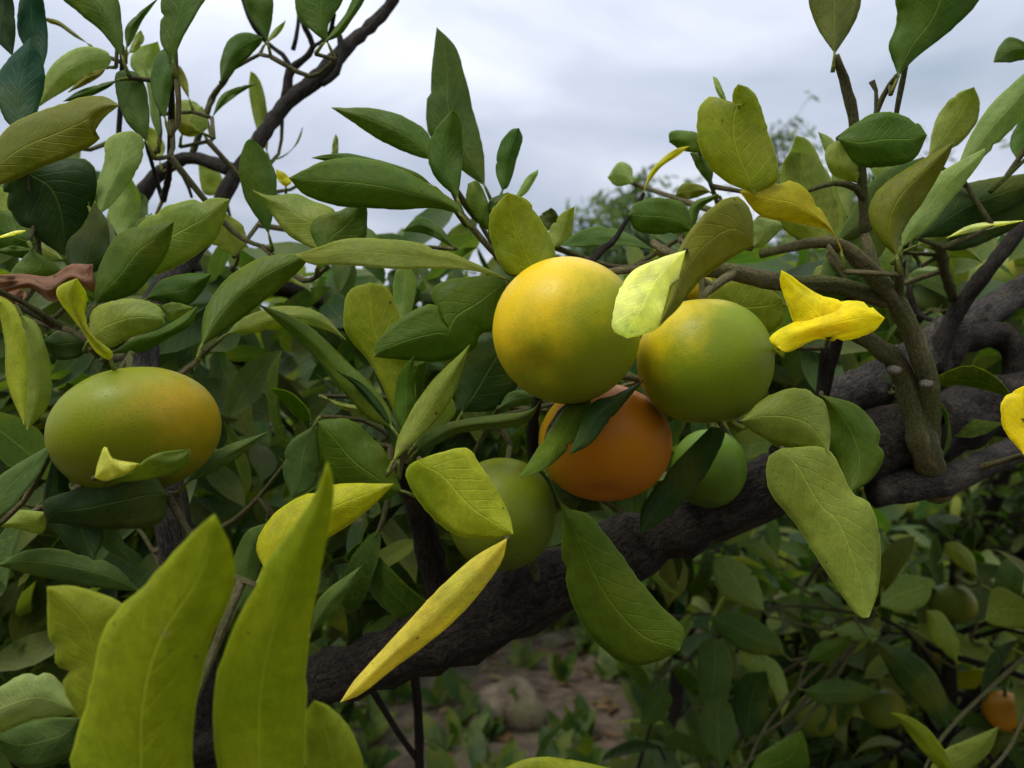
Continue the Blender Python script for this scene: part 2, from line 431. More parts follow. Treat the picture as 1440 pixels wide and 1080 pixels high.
def unit_leaf(name, droop, fold, wide, wav, seed, ns=8, nu=4, mats=(None, None)):
    """shared leaf: length 1 along +Y, upper side +Z, 2 skins and a rim"""
    r = random.Random(seed); ph = r.random() * 9
    G = np.zeros((ns + 1, nu + 1, 3)); UV = np.zeros((ns + 1, nu + 1, 2))
    y = z = 0.0; ang = droop * 0.4
    for i in range(ns + 1):
        s = i / ns
        w = wide * (max(s, 1e-6) ** 0.72) * (max(1 - s, 0) ** 0.62) * 1.75
        if i:
            ang -= droop * 1.6 / ns
            y += math.cos(ang) / ns; z += math.sin(ang) / ns
        for j in range(nu + 1):
            u = 2 * j / nu - 1
            zz = z + fold * abs(u) * w + wav * w * math.sin(s * 9 + ph + u * 2) * abs(u)
            G[i, j] = (u * w * (1 + 0.03 * math.sin(s * 40 + ph)) + 0.05 * math.sin(s * 3 + ph) * s, y, zz); UV[i, j] = (j / nu, s)
    nv = (ns + 1) * (nu + 1)
    V = np.vstack([G.reshape(-1, 3), G.reshape(-1, 3) - np.array([0, 0, 0.006])]).tolist()
    U = np.vstack([UV.reshape(-1, 2)] * 2)
    Fc, mi = [], []
    ix = lambda i, j: i * (nu + 1) + j
    for i in range(ns):
        for j in range(nu):
            f = (ix(i, j), ix(i, j + 1), ix(i + 1, j + 1), ix(i + 1, j)); Fc.append(f); mi.append(0)
            Fc.append(tuple(k + nv for k in f[::-1])); mi.append(1)
    tv, tf, tu, _ = tube_geo([(0, -0.10, 0.0, 0.013), (0, 0.0, 0.0, 0.012), (G[1, nu // 2][0], G[1, nu // 2][1], G[1, nu // 2][2], 0.009)], 4, 0.08, 0)
    o0 = len(V); V += [list(k) for k in tv]; U = np.vstack([U, np.array(tu) * 0 + 0.5]); Fc += [tuple(k + o0 for k in f) for f in tf]; mi += [2] * len(tf)
    me = bpy.data.meshes.new(name); me.from_pydata(V, [], Fc)
    for k in (M_TOP, M_UND, M_PET): me.materials.append(k)
    me.polygons.foreach_set('use_smooth', [True] * len(Fc)); me.polygons.foreach_set('material_index', mi)
    ul = me.uv_layers.new(name='UVMap'); vi = np.empty(len(me.loops), int); me.loops.foreach_get('vertex_index', vi)
    ul.data.foreach_set('uv', U[vi].ravel()); me.update()
    return me
LEAVES = [unit_leaf('leaf', dr, fo, wi, wa, i, 9, 6) for i, (dr, fo, wi, wa) in enumerate(
    [(0.25, 0.25, 0.19, .06), (0.7, 0.18, 0.21, .10), (-0.3, 0.35, 0.18, .05), (1.1, 0.30, 0.20, .12), (0.4, 0.55, 0.17, .08), (0.1, 0.12, 0.23, .14), (0.9, -0.10, 0.20, .15)])]

def leaf_matrix(pos, dirv, up, length):
    yv = Vector(dirv).normalized(); xv = yv.cross(Vector(up))
    if xv.length < 1e-3: xv = Vector((1, 0, 0))
    xv.normalize(); zv = xv.cross(yv)
    R = Matrix((xv, yv, zv)).transposed().to_4x4()
    return Matrix.Translation(pos) @ R @ Matrix.Scale(length, 4)
def shoot_leaves(pos, axis, length, n, r, size=(0.05, 0.09), droop=0.35):
    """(matrix) list of leaves spiralling round a shoot"""
    axis = Vector(axis).normalized(); out_ = []
    s1 = axis.orthogonal().normalized(); s2 = axis.cross(s1); ph = r.random() * 7
    for k in range(n):
        f = (k + 0.6) / n; th = ph + k * 2.4
        side = s1 * math.cos(th) + s2 * math.sin(th)
        d = (side * r.uniform(0.6, 1.0) + axis * r.uniform(0.25, 0.9) + Vector((0, 0, -droop * r.uniform(-0.4, 3.0))))
        up = Vector((r.uniform(-1, 1), r.uniform(-1.3, .6), r.uniform(.35, 1)))
        p = Vector(pos) + axis * length * f
        out_.append(leaf_matrix(p, d, up, r.uniform(*size)))
    return out_
MASS_T = None
def mass_geo(mats):
    """many simple folded leaves (one mesh): 20 triangles each"""
    secs = [(.12, .085), (.30, .155), (.50, .188), (.70, .165), (.87, .095)]
    T = [(0, 0, 0)]; UVT = [(.5, 0)]
    for y_, w_ in secs:
        z_ = -.16 * y_ * y_
        T += [(-w_, y_, z_ + .045), (0, y_, z_), (w_, y_, z_ + .045)]; UVT += [(0, y_), (.5, y_), (1, y_)]
    T.append((0, 1, -.16)); UVT.append((.5, 1)); T = np.array(T); UVT = np.array(UVT)
    FT = [(0, 2, 1), (0, 3, 2)]
    for k in range(len(secs) - 1):
        o = 1 + k * 3; FT += [(o, o + 1, o + 4, o + 3), (o + 1, o + 2, o + 5, o + 4)]
    o = 1 + (len(secs) - 1) * 3; FT += [(o, o + 1, o + 3), (o + 1, o + 2, o + 3)]
    V, Fc, U = [], [], []
    for k, Mx in enumerate(mats):
        A = np.array(Mx); V.append(T @ A[:3, :3].T + A[:3, 3]); U.append(UVT)
        o = k * len(T); Fc += [tuple(i + o for i in f) for f in FT]
    return np.vstack(V), Fc, np.vstack(U)
def add_leaf_objects(tree, mats, colors, r):
    tl = world_loc(tree)
    for Mx in mats:
        o = bpy.data.objects.new('leaf', r.choice(LEAVES)); col.objects.link(o)
        o.parent = tree; o.matrix_local = Matrix.Translation(-tl) @ Mx
        c = r.choice(colors); j = r.uniform(.55, .95)
        o.color = (c[0] * j * r.uniform(.9, 1.15), c[1] * j, c[2] * j, 1)

# ------------------------------------------------------------------ the foreground tree: limbs
TREE_BASE = Vector((-0.62, 0.62, 0.0))
tree = empty('mandarin_tree', TREE_BASE)
tag(tree, 'fruiting mandarin tree with thick dark limb and yellowing leaves, carrying the ripening fruit cluster', 'tree', 'mandarin trees in the orchard')
SKEL = []      # (point, radius) samples along the wood
def limb(spec, name='branch', m=None, sides=12, rough=0.12, pre=None, parent=None):
    """spec: 'x,y,depth_cm,width_px ...' in photograph pixels"""
    p = []
    for s in spec.split():
        x, y, d, w = [float(k) for k in s.split(',')]
        p.append(tuple(P(x, y, d / 100)) + (w / 2 / F * d / 100,))
    if pre: p = pre + p
    v, f, u, q = tube_geo(p, sides, 0.006, rough, seed=len(SKEL) * 0.37)
    for k in q: SKEL.append((Vector(k[:3]), k[3]))
    return mesh_obj(name, v, f, m or M_BARK, parent or tree, p[0][:3], u)
limb('120,1180,55,100 270,1050,54,84 440,962,52,76 600,900,50,86 740,838,49,96 880,775,49,86 1000,722,49,80 1120,668,49,86 1230,630,50,104 1330,592,52,92 1440,560,56,70 1580,510,62,44 1760,440,72,24 1950,350,84,6', 'limb', M_BARK, 24, 0.24,
     pre=[(-0.62, 0.62, -0.05, 0.045), (-0.60, 0.62, 0.25, 0.038), (-0.48, 0.59, 0.55, 0.034)])
limb('1110,650,49,66 1185,565,51,62 1290,512,55,70 1350,462,57,54 1400,425,59,30 1440,398,60,26 1540,340,64,18 1660,250,70,10 1760,150,76,3', 'limb', M_GREY, 14, 0.16)
limb('1225,688,49,54 1330,674,49,44 1400,645,50,38 1450,622,52,36 1560,585,56,28 1720,560,62,14 1860,520,70,4', 'limb', M_GREY, 12)
limb('1325,498,55,34 1385,452,57,26 1450,412,60,26 1540,380,64,18 1680,350,70,10 1800,290,76,3', 'branch', M_GREY, 12)
limb('1310,520,54,30 1345,440,54,24 1385,385,53,22 1432,325,53,20 1480,250,54,12 1520,160,56,7 1550,60,58,3', 'branch', M_BARK, 10)
limb('1330,480,56,46 1400,470,57,40 1428,500,57,36 1425,548,57,30 1440,590,58,24', 'branch', M_BARK, 10)
limb('1318,690,51,44 1300,630,47.5,40 1286,575,47,34 1262,512,46,32 1240,492,45,26 1215,475,45,24 1170,462,44,16 1120,470,43,10', 'branch', M_TWIG, 10)
limb('1305,640,48.5,30 1306,545,46,30 1290,490,45,29 1262,428,44,27 1215,373,42.5,26 1180,345,42,20 1140,342,41.5,15 1070,357,41,12', 'branch', M_TWIG, 12, 0.08)
limb('1264,432,44,12 1265,400,43,13 1263,360,41,10', 'twig', M_TWIG, 8, 0.05)
limb('1245,425,44,20 1180,402,43.5,24 1100,398,42.5,24 1050,387,42,25 1000,379,41.5,24 940,379,41.5,16 868,381,41.5,11 800,395,42,9', 'branch', M_TWIG, 10, 0.08)
limb('1030,386,41.5,16 1010,398,40.5,14 990,414,39.5,13 986,424,39,13', 'twig', M_TWIG, 8, 0.12)
limb('905,402,41.5,12 880,402,41.2,13 862,408,40.8,13 850,414,40.4,14', 'twig', M_TWIG, 8, 0.1)
limb('640,-190,66,4 600,-110,64,10 565,-35,62,15 545,12,62,16 490,64,61,20 440,115,60,23 405,143,60,22 370,190,59,20 320,265,58,22 290,330,57,28 250,380,55,32 205,455,52,36 215,600,48,44 245,740,47,52 262,860,49,56 285,1020,53,60', 'branch', M_GREY, 12, 0.14)
limb('190,300,60,22 205,265,60,22 230,240,60,20 268,222,60,18 330,240,59,20', 'branch', M_GREY, 10)
limb('403,138,60,16 408,100,60,13 425,85,60,10 440,66,60,9 425,30,59,8 418,-10,59,7', 'twig', M_GREY, 8, 0.2)
limb('410,100,60,10 398,78,60,6 375,60,60,6 350,25,59,6 338,-15,59,5', 'twig', M_GREY, 6, 0.2)
limb('412,70,60,7 418,45,60,6 420,20,60,5', 'twig', M_GREY, 6, 0.2)
limb('440,66,60,6 462,50,58,6 470,20,56,6', 'twig', M_GREY, 6, 0.2)
limb('452,118,60,10 475,100,60,9 480,60,60,9 470,40,60,8', 'twig', M_GREY, 6, 0.2)
limb('229,282,56,9 238,240,50,9 241,160,47,9 243,80,44,7 250,50,43,5', 'twig', M_GREY, 8, 0.18)
limb('228,280,56,6 215,235,54,6 205,200,48,5', 'twig', M_GREY, 6, 0.18)
limb('248,235,58,7 262,255,58,6 270,278,58,5', 'twig', M_GREY, 6, 0.18)
limb('268,222,60,9 285,175,59,9 300,135,57,9 318,112,54,6 330,95,52,4', 'twig', M_TWIG, 8, 0.15)
limb('300,135,57,5 290,160,57,5 280,190,58,4', 'twig', M_TWIG, 6, 0.1)
limb('160,310,52,8 172,90,50,7 165,60,46,6', 'twig', M_GREY, 6, 0.1)
limb('255,362,68,28 300,382,68,28 360,398,69,26 440,420,70,22 500,470,72,18', 'branch', M_BARK, 10)
limb('625,850,49,44 603,770,47,38 585,705,45,32 566,655,43,22 560,625,42,12', 'branch', M_BARK, 12)
limb('1216,330,44,13 1213,270,43.5,14 1206,200,42.7,15 1192,130,42,15 1176,78,41,9', 'twig', M_TWIG, 10, 0.15)
limb('1213,240,43.5,6 1232,160,42.5,8 1248,125,42,8 1262,106,41,7', 'twig', M_TWIG, 8, 0.1)
limb('1258,175,42.5,6 1266,130,42,8 1274,92,41.5,7', 'twig', M_TWIG, 8, 0.1)
limb('1232,158,42.5,6 1232,130,42.5,6 1226,114,42.5,8', 'twig', M_TWIG, 6, 0.25)
limb('1214,280,43.5,10 1200,262,43.2,11 1170,258,42.8,8 1138,268,42.5,6', 'twig', M_TWIG, 8, 0.1)
limb('1216,330,44,13 1225,360,43.5,16 1235,395,43,16', 'twig', M_TWIG, 8, 0.1)
limb('640,288,40.5,8 660,315,40.5,9 690,350,41,10 722,377,41.5,12 760,392,42,12 820,392,42.2,10', 'twig', M_TWIG, 8, 0.12)
limb('700,360,41.3,12 715,378,40.5,13 730,386,40,12', 'twig', M_TWIG, 8, 0.3)
limb('822,380,42,12 845,352,43,12 862,340,43.5,8 880,312,44,7 905,272,45,4', 'twig', M_BARK, 8, 0.2)
limb('918,340,43,12 935,352,42.5,14 955,362,42,12 975,378,41.6,12', 'twig', M_TWIG, 8, 0.25)
limb('753,700,45,14 750,640,44,16 750,590,43,16 760,545,42,14 790,430,42,10', 'twig', M_BARK, 8, 0.15)
limb('756,830,48,12 748,770,44,10 744,720,43,8 747,660,43,8', 'twig', M_TWIG, 8, 0.1)
limb('1150,600,47,14 1156,540,47,15 1160,490,46,12', 'twig', M_BARK, 8, 0.1)
limb('1156,560,49,16 1175,485,48,18 1190,440,47,14 1200,410,45,12', 'twig', M_BARK, 8, 0.1)
limb('215,600,48,24 185,520,42,18 170,545,37.5,16 160,542,36.5,17', 'twig', M_TWIG, 8, 0.15)
limb('205,460,52,16 170,500,45,13 140,500,39,11 110,470,38,9 60,455,39,9 -30,440,42,8', 'twig', M_TWIG, 8, 0.12)
limb('1340,420,55,14 1322,352,47,14 1335,345,46.5,10 1370,330,46,7 1395,318,46,4', 'twig', M_TWIG, 8, 0.2)
limb('1392,270,44,7 1420,245,44,6 1448,218,44,5', 'twig', M_PET, 6, 0.05)
limb('1276,400,60,8 1290,440,60,7 1325,455,58,6', 'twig', M_BARK, 6, 0.3)
limb('590,1090,60,13 588,1000,58,13 580,930,53,13 575,890,50,12', 'twig', M_BARK, 8, 0.1)
limb('520,965,54,10 560,1030,58,9 592,1075,60,9', 'twig', M_BARK, 8, 0.1)
# pale pruning cuts on the stub
for k, (x, y, d, w) in enumerate([(1262, 520, 44.3, 12), (1308, 540, 44.4, 11)]):
    c0 = P(x, y, d / 100); rr = w / 2 / F * d / 100
    v, f, u, _ = tube_geo([tuple(c0 + Vector((0, 0.008, 0))) + (rr * 1.15,), tuple(c0 + Vector((0, 0.004, 0))) + (rr * 1.1,), tuple(c0) + (rr,)], 10, 0.003, 0.08)
    mesh_obj('pruning_cut', v, f, M_CUT, tree, c0, u)

# ------------------------------------------------------------------ the foreground tree: leaves traced one by one
# colour depth_base depth_tip edgeA_back edgeB_back | edge A from base to tip | edge B between them (photograph pixels)
HERO = """
B 40 41 4 4|28,188 5,165 -8,120 10,85 42,54|52,155 63,112 56,75
K 42 42 2 5|10,-40 -12,0 -8,50 18,80|17,-10 22,40
B 43 43 3 3|40,-40 27,0 26,50 60,97|58,-10 67,40 67,70
O 50 50 2 2|125,62 98,40 80,28 58,24|105,52 85,38 70,32
O 38 37 8 2|-40,245 10,180 60,155 110,138 145,135 168,148|-10,262 60,235 110,215 140,195 132,188 146,165
K 40 41 3 8|20,230 4,262 15,300 45,330 92,362|80,222 125,225 136,262 125,300
P 46 47 3 3|52,152 62,110 85,80 120,65 150,72 157,85|90,128 130,105 150,96
G 44 45 2 4|166,112 140,118 110,128 88,143|150,125 115,140
O 46 46 2 2|150,95 120,105 95,130|140,108 115,122
G 43 43 5 3|172,82 140,42 110,18 85,-8 110,-40|173,45 166,0 150,-30
G 47 47 1 4|178,68 176,40 195,18 225,-5|185,60 200,30
P 50 50 2 2|180,75 190,50 198,42|192,72 203,55
G 42 42 6 -4|243,85 226,60 226,20 228,-30 250,-60|258,50 278,15 292,-10 280,-40
G 44 45 4 4|207,200 180,175 165,140 162,105 175,98|210,165 206,125 193,103
G 42 43 5 2|232,168 216,140 212,105 222,75 245,62|242,120 247,85
P 52 52 3 3|213,120 185,95 190,70 222,58|222,100 226,75
P 50 50 3 3|222,192 212,165 208,130 200,85|226,180 220,140 212,110
O 52 52 3 3|266,140 248,110 245,90|264,115 255,95
P 55 55 3 3|285,185 255,170 245,145|282,150 262,140
P 41 42 5 5|140,302 133,270 146,230 148,200 165,187 185,184|160,285 190,245 203,212 199,192
G 50 50 3 3 back|310,116 310,85 322,55 345,45 370,52|330,98 355,75 368,60
P 52 52 2 2|372,62 385,42 402,28|388,52 398,40
G 50 50 3 3|376,58 352,25 343,-5 350,-30|384,20 380,-10
G 48 48 4 3|462,62 440,45 420,25 415,-10 440,-40|462,35 480,5 490,-30
G 47 47 4 3|455,60 470,40 485,20 500,-10 515,-30|478,50 495,28 515,-5
G 52 52 2 2 back|298,166 310,135 335,122 362,117|312,150 335,133
L 60 60 3 3|376,215 360,180 350,130 352,100|378,175 370,125 360,105
L 62 62 3 3|310,275 285,270 278,225|312,250 295,225
G 46 46 5 5|378,330 345,280 336,235 345,200 355,195|388,280 388,245 372,212
L 42 42 3 6|168,372 185,330 215,300 255,283 300,278 323,280|205,388 255,372 300,340 314,312
G 38 38 5 8|133,428 138,380 165,330 200,318 245,311|190,412 228,368 240,340
K 39 40 4 4|112,392 95,365 95,340 118,315 132,284|150,372 155,345 150,310
G 41 41 3 3|125,290 112,265 114,256|128,275 120,260
P 46 46 3 3|-30,245 -20,300 30,345 88,365|10,270 50,320
Q 42 42 1 1|-10,336 20,325 36,324|15,332
G 42 42 1 2|-10,352 20,346 55,352|20,360
L 42 43 3 5|455,355 420,340 395,320 375,290 354,267|474,300 440,283 415,272 380,275
G 41 41 3 4|452,358 436,325 445,305 480,295 513,273|490,352 512,340 517,305
N 40 38 6 6|648,302 610,293 560,295 480,290 430,275 406,250|640,283 560,236 500,222 450,228
G 43 43 3 3|610,262 560,240 500,235 437,222|580,240 500,217 460,217
G 43 44 6 4|612,226 580,218 530,195 490,168 465,151|600,185 560,160 520,152 490,151
S 48 48 8 3|682,262 650,240 615,205 600,180 600,140 606,130 606,110 610,70 614,38|680,215 668,165 655,110 640,65
G 41 41 6 2|644,280 612,250 600,215 610,185 636,154|649,240 651,200 647,165
G 44 44 4 4|706,268 697,240 702,205 718,183 730,180|716,260 728,220 735,195
P 48 48 2 2|722,282 740,250 757,238|740,272 755,248
G 41 41 3 3|688,325 675,315 656,285 658,258|690,305 685,280 672,255
K 41 41 2 2|686,300 690,280 715,270|700,298 712,285
U 39 38 6 6|752,378 715,385 692,345 688,305 700,285 715,271|780,365 775,335 755,300 740,280
L 46 46 3 3|775,350 772,325 790,300 808,290|800,340 806,315
K 47 47 2 2|770,325 758,305 775,292|785,310 782,298
S 46 46 -2 4|920,352 880,345 830,348 788,345|890,332 850,318 815,325
G 44 44 5 3 back|972,325 930,330 895,325 883,303|965,290 930,278 895,285
G 45 45 3 3 back|965,345 960,320 975,285 1010,272|975,330 985,295 1005,280
O 50 50 2 2|1000,270 970,280 950,275|985,260 960,258
P 58 58 3 3 back|890,258 868,262 854,250|888,235 870,228
Y 45 45 2 3|905,270 915,240 945,212 970,205|912,258 930,235 955,218
G 46 46 3 3 back|985,215 960,212 941,200|985,190 960,183 942,186
G 47 47 3 3 back|1000,262 982,240 970,215|1003,235 990,212
U 40 39 10 4 back|1060,272 1020,255 990,225 979,185 985,150 1005,135 1028,160 1030,130 1038,118|1097,250 1085,200 1068,145 1055,125
P 42 42 1 1|1025,158 1008,130 1002,107|1020,135 1010,112
E 40 40 6 4|1185,358 1165,325 1110,312 1070,305 1040,270|1182,345 1155,295 1125,260 1080,252
Q 31.5 32 3 3 back|964,352 920,366 885,386 866,425 861,462 882,476|952,400 940,445 916,467
O 34 31 4 6 back|1060,345 1057,300 1034,275 990,300 955,350 940,410 926,460|1030,362 985,395 955,432
G 41 40 5 3 back|1178,195 1205,232 1245,235 1285,225 1304,190|1195,178 1240,157 1285,168
L 43 43 3 3 back|1205,258 1170,245 1160,215 1175,198 1188,196|1210,235 1195,210
O 38 38 6 5|1262,362 1235,335 1222,300 1240,262 1290,228 1342,199|1268,330 1300,280 1330,230
P 40 41 2 4|1268,348 1275,305 1320,245 1385,208|1310,315 1355,260 1383,222
P 42 42 4 8 back|1345,238 1365,190 1395,145 1450,95 1490,70|1370,232 1410,195 1450,150
L 46 46 3 3 back|1305,222 1315,170 1340,135 1370,122|1345,205 1372,175 1378,145
S 45 45 3 3|1178,340 1190,310 1235,245 1300,220|1225,325 1290,255
K 46 46 4 6 back|1290,335 1330,275 1370,255 1470,240|1340,330 1400,305 1460,270
G 48 48 3 3|1430,225 1420,200 1440,160 1470,150|1440,220 1470,200
T 41 41 4 4|1174,76 1150,40 1137,0 1140,-60 1175,-110|1200,35 1212,-5 1210,-60
G 41 40 6 4|1263,108 1250,65 1260,35 1262,-10 1300,-60|1290,80 1340,40 1382,-5 1390,-50
S 45 45 2 4|1455,66 1422,52 1405,65 1397,88|1450,80 1425,87
L 50 50 3 3|1165,345 1120,300 1105,240 1120,190|1180,300 1160,240 1140,200
P 48 48 3 3|1195,310 1175,270 1165,230 1150,185|1200,260 1190,225 1170,195
P 46 46 3 3 back|1055,350 1052,320 1065,305|1075,345 1100,318 1085,308
Q 46 46 2 2 back|1330,335 1370,315 1440,310|1350,330 1390,322
P 47 47 3 3|1290,345 1300,325 1335,315|1310,350 1340,340
L 48 48 3 3|1310,365 1350,335 1385,372|1345,362 1370,365
L 47 47 3 3|1140,395 1150,375 1175,370|1155,398 1175,385
S 46 46 3 3|1150,400 1165,370 1200,350|1185,395 1210,380
D 38 37 5 5|-10,388 30,385 70,388 100,372 130,372|-10,415 40,405 75,425 105,400 133,410
D 39 39 4 4|-12,392 2,440 32,432|15,400 35,410
V 33 31 5 5|155,508 135,495 115,465 85,425 80,405 108,391|158,495 130,470 120,440 122,415
V 34 33 2 3|-10,412 5,470 10,540 34,598|20,430 38,480 38,545
L 36 36 3 4|28,440 34,500 34,580 38,605|55,460 72,520 68,570
L 37 37 5 5|125,478 128,440 150,425 190,420 225,432 232,455|150,490 185,475 215,465
G 38 38 3 5|155,497 190,475 230,460 278,430|200,495 245,472 270,455
L 39 39 2 3|225,430 245,425 272,432|240,452 260,442
G 40 40 5 3|205,420 225,395 260,385 297,385|260,430 280,415 292,398
N 37 39 6 8|283,487 287,440 315,395 365,363 430,355|310,470 350,440 400,400 430,370
G 40 40 3 3|45,350 20,375 10,395|85,380 50,398
K 42 42 3 3|60,480 90,460 130,470|80,505 115,500
X 30 30 3 2 back|133,672 138,650 148,628 160,645 197,652|150,676 180,665
N 30 31 -2 3 back|148,677 185,665 215,640 267,631|185,677 240,668 265,650
K 33 34 5 5 back|235,695 205,655 150,668 100,690 62,705 65,735|225,735 160,745 100,738
K 34 34 5 5|75,640 62,690 62,720 95,770 130,785|95,665 100,690 140,710 145,760
S 33 33 5 -2|-20,735 -10,680 20,655 78,621|10,720 45,680
S 38 39 4 3|262,678 280,650 310,630 377,607|300,665 340,640
S 40 40 4 4|442,598 405,625 398,665 410,702|450,640 445,680
N 40 40 4 8|565,690 545,640 500,595 470,588 446,592|530,705 470,680 447,630
U 41 41 5 5|568,612 545,560 520,510 490,475 483,450 490,410 520,397|585,560 575,500 560,440 545,405
G 40 40 3 3|568,612 555,580 560,530 582,500|585,580 583,540
G 41.5 40 8 4|712,400 690,470 640,505 590,508 525,502|705,388 650,390 612,400 608,425 622,435 602,428 560,450 530,480
L 38 39 3 3|553,648 562,610 600,545 661,484|575,630 615,590 640,550
N 39 40 5 3|552,602 520,590 490,560 440,500 362,427|545,570 500,520 430,455
K 39 39 4 2|560,650 540,600 500,545 470,520|565,625 545,580 510,540
S 41 41 4 4|585,635 600,610 650,590 740,578 762,560|615,625 650,608 735,597
S 42 42 3 3 back|700,575 720,550 762,553|730,572 755,565
P 42 42 3 3|580,630 585,600 600,545 625,540|600,620 640,580
K 46 46 4 4|650,580 635,530 660,480 720,470|700,575 730,540 735,500
V 33 33 5 4 back|590,646 575,655 572,675 600,720 640,752 690,757 722,751|620,636 655,631 680,660 705,700 718,730
Y 32 33 5 5|372,800 360,770 375,735 410,705 470,682 554,680|395,815 430,780 480,745 520,715
N 38 33 4 2 back|812,560 795,572 772,605 750,640 727,674|832,566 816,612 772,656
K 38.5 34 3 3 back|905,535 865,555 830,570 800,640|880,565 850,600 830,625
N 36 38 5 8|770,668 795,712 830,725 870,775 920,840 962,885 955,915|790,720 790,780 805,850 835,900 880,935 925,930
X 31 33 4 6 back|713,757 665,785 610,835 550,900 500,955 478,988|705,790 670,840 620,890 560,935 510,975
W 34 34 4 6 back|1097,489 1081,478 1098,462 1128,448 1165,428 1212,424 1244,447|1110,495 1148,477 1172,480 1200,477 1230,465
W 34.35 34.1 2 2 back|1165,474 1125,468 1108,432 1097,398 1099,380|1200,462 1188,428 1150,413 1118,392
L 36 35 4 6 back|1042,592 1075,560 1120,545 1155,560 1168,600 1166,638|1060,608 1095,628 1140,632
N 37 36 3 6 back|1155,555 1205,570 1235,605 1243,640 1225,675 1195,693|1160,600 1175,650
L 35 34 4 5 back|1100,630 1080,645 1082,690 1120,740 1165,810 1205,865 1222,868|1165,632 1195,690 1225,710 1239,770 1235,830
K 42 42 3 3 back|900,750 905,710 950,650 1000,600|935,730 985,680 1020,610
Z 23 20 6 5|140,1200 100,1080 120,1000 145,890 210,815 270,750 302,722|285,1180 270,1060 290,920 325,840 328,780
Z 23 20 4 6|370,1220 310,1090 300,980 320,900 365,815 375,790 440,700 460,648|420,1200 428,1040 435,900 455,780 470,690
U 26 25 3 6|150,1080 95,980 70,900 66,825|200,1000 180,880 172,850 110,825
P 28 28 3 4|112,1000 75,950 30,950 -30,985|100,1005 40,1015 -30,1040
S 29 29 3 3|112,1010 60,1010 -20,1030|100,1060 30,1080
S 37 37 5 3|196,832 130,826 60,812 -5,795|160,795 100,775 40,773
U 25 24 4 4|470,1150 430,1080 428,1010 442,985|510,1090 495,1030 465,995
U 30 30 3 5 back|880,1085 800,1068 745,1066 690,1090|820,1110 750,1110
S 37 37 3 3|436,892 450,840 510,794|470,860 495,825
W 35 35 4 4 back|1440,640 1410,600 1412,560 1445,540|1470,620 1470,560
S 34 34 4 4|330,860 325,800 345,750 375,735|350,850 370,780 385,745
L 41 34 -3 5|712,392 650,378 560,378 480,372 440,372 415,358|690,380 620,350 560,338 490,335 440,350
L 44 44 4 2|318,470 345,445 400,430 450,440 487,478|360,468 420,458 460,465
U 44 44 3 3|985,430 1010,395 1060,392 1100,420|1000,460 1060,475 1100,455
P 48 48 3 3|545,500 552,440 555,385 575,370|575,450 585,400
L 36 36 3 3|-10,740 20,718 65,720|30,745 60,750
S 36 36 3 4|130,725 140,765 185,792|160,735 175,765
P 54 54 3 3|255,190 242,165 250,142 285,150|272,192 292,178
S 55 55 3 3|208,302 185,308 178,285 182,270|207,280 195,270
O 50 50 3 3|282,186 255,160 243,150|260,190 245,175
L 58 58 3 3|225,228 205,205 198,180|232,205 215,180
Y 52 52 2 2|402,264 390,252 388,238|410,255 400,243
P 60 60 1 1|385,225 410,210 426,178|400,220 420,200
L 55 55 1 1|465,222 468,200 472,188|474,220 476,200
G 46 46 3 3|1130,402 1160,385 1215,392 1245,392|1150,418 1200,420
L 47 47 3 3|1085,300 1110,330 1150,345 1165,335|1100,285 1140,300
L 45 45 2 2|460,560 480,566 520,574|475,572 500,580
L 50 50 3 3 back|1172,352 1130,335 1104,290 1098,240 1112,212|1190,310 1175,260 1145,222
S 45.5 45 3 3 back|1150,398 1165,350 1200,300 1252,248|1195,402 1245,350 1265,290
P 47 47 3 3 back|1172,385 1210,340 1262,335|1232,392 1268,365
K 47 47 4 4 back|1305,345 1345,290 1450,258|1350,352 1420,325 1455,290
P 49 49 3 3 back|1230,250 1215,215 1225,180 1250,165|1260,240 1265,200
G 43 43 3 4 back|60,330 20,300 -20,290|50,365 0,350
P 50 50 3 3 back|165,330 150,300 165,262 185,250|190,315 198,280
L 48 48 3 3 back|330,360 300,345 290,320 318,300|345,345 342,318
N 47 47 3 3 back|540,345 510,352 470,345 450,330|520,322 480,318
S 47 47 3 3 back|640,350 600,330 565,325|620,320 590,305
"""
lines = [x for x in HERO.strip().splitlines() if x.strip()]
for i, x in enumerate(lines): hero_leaf(x, tree, i)

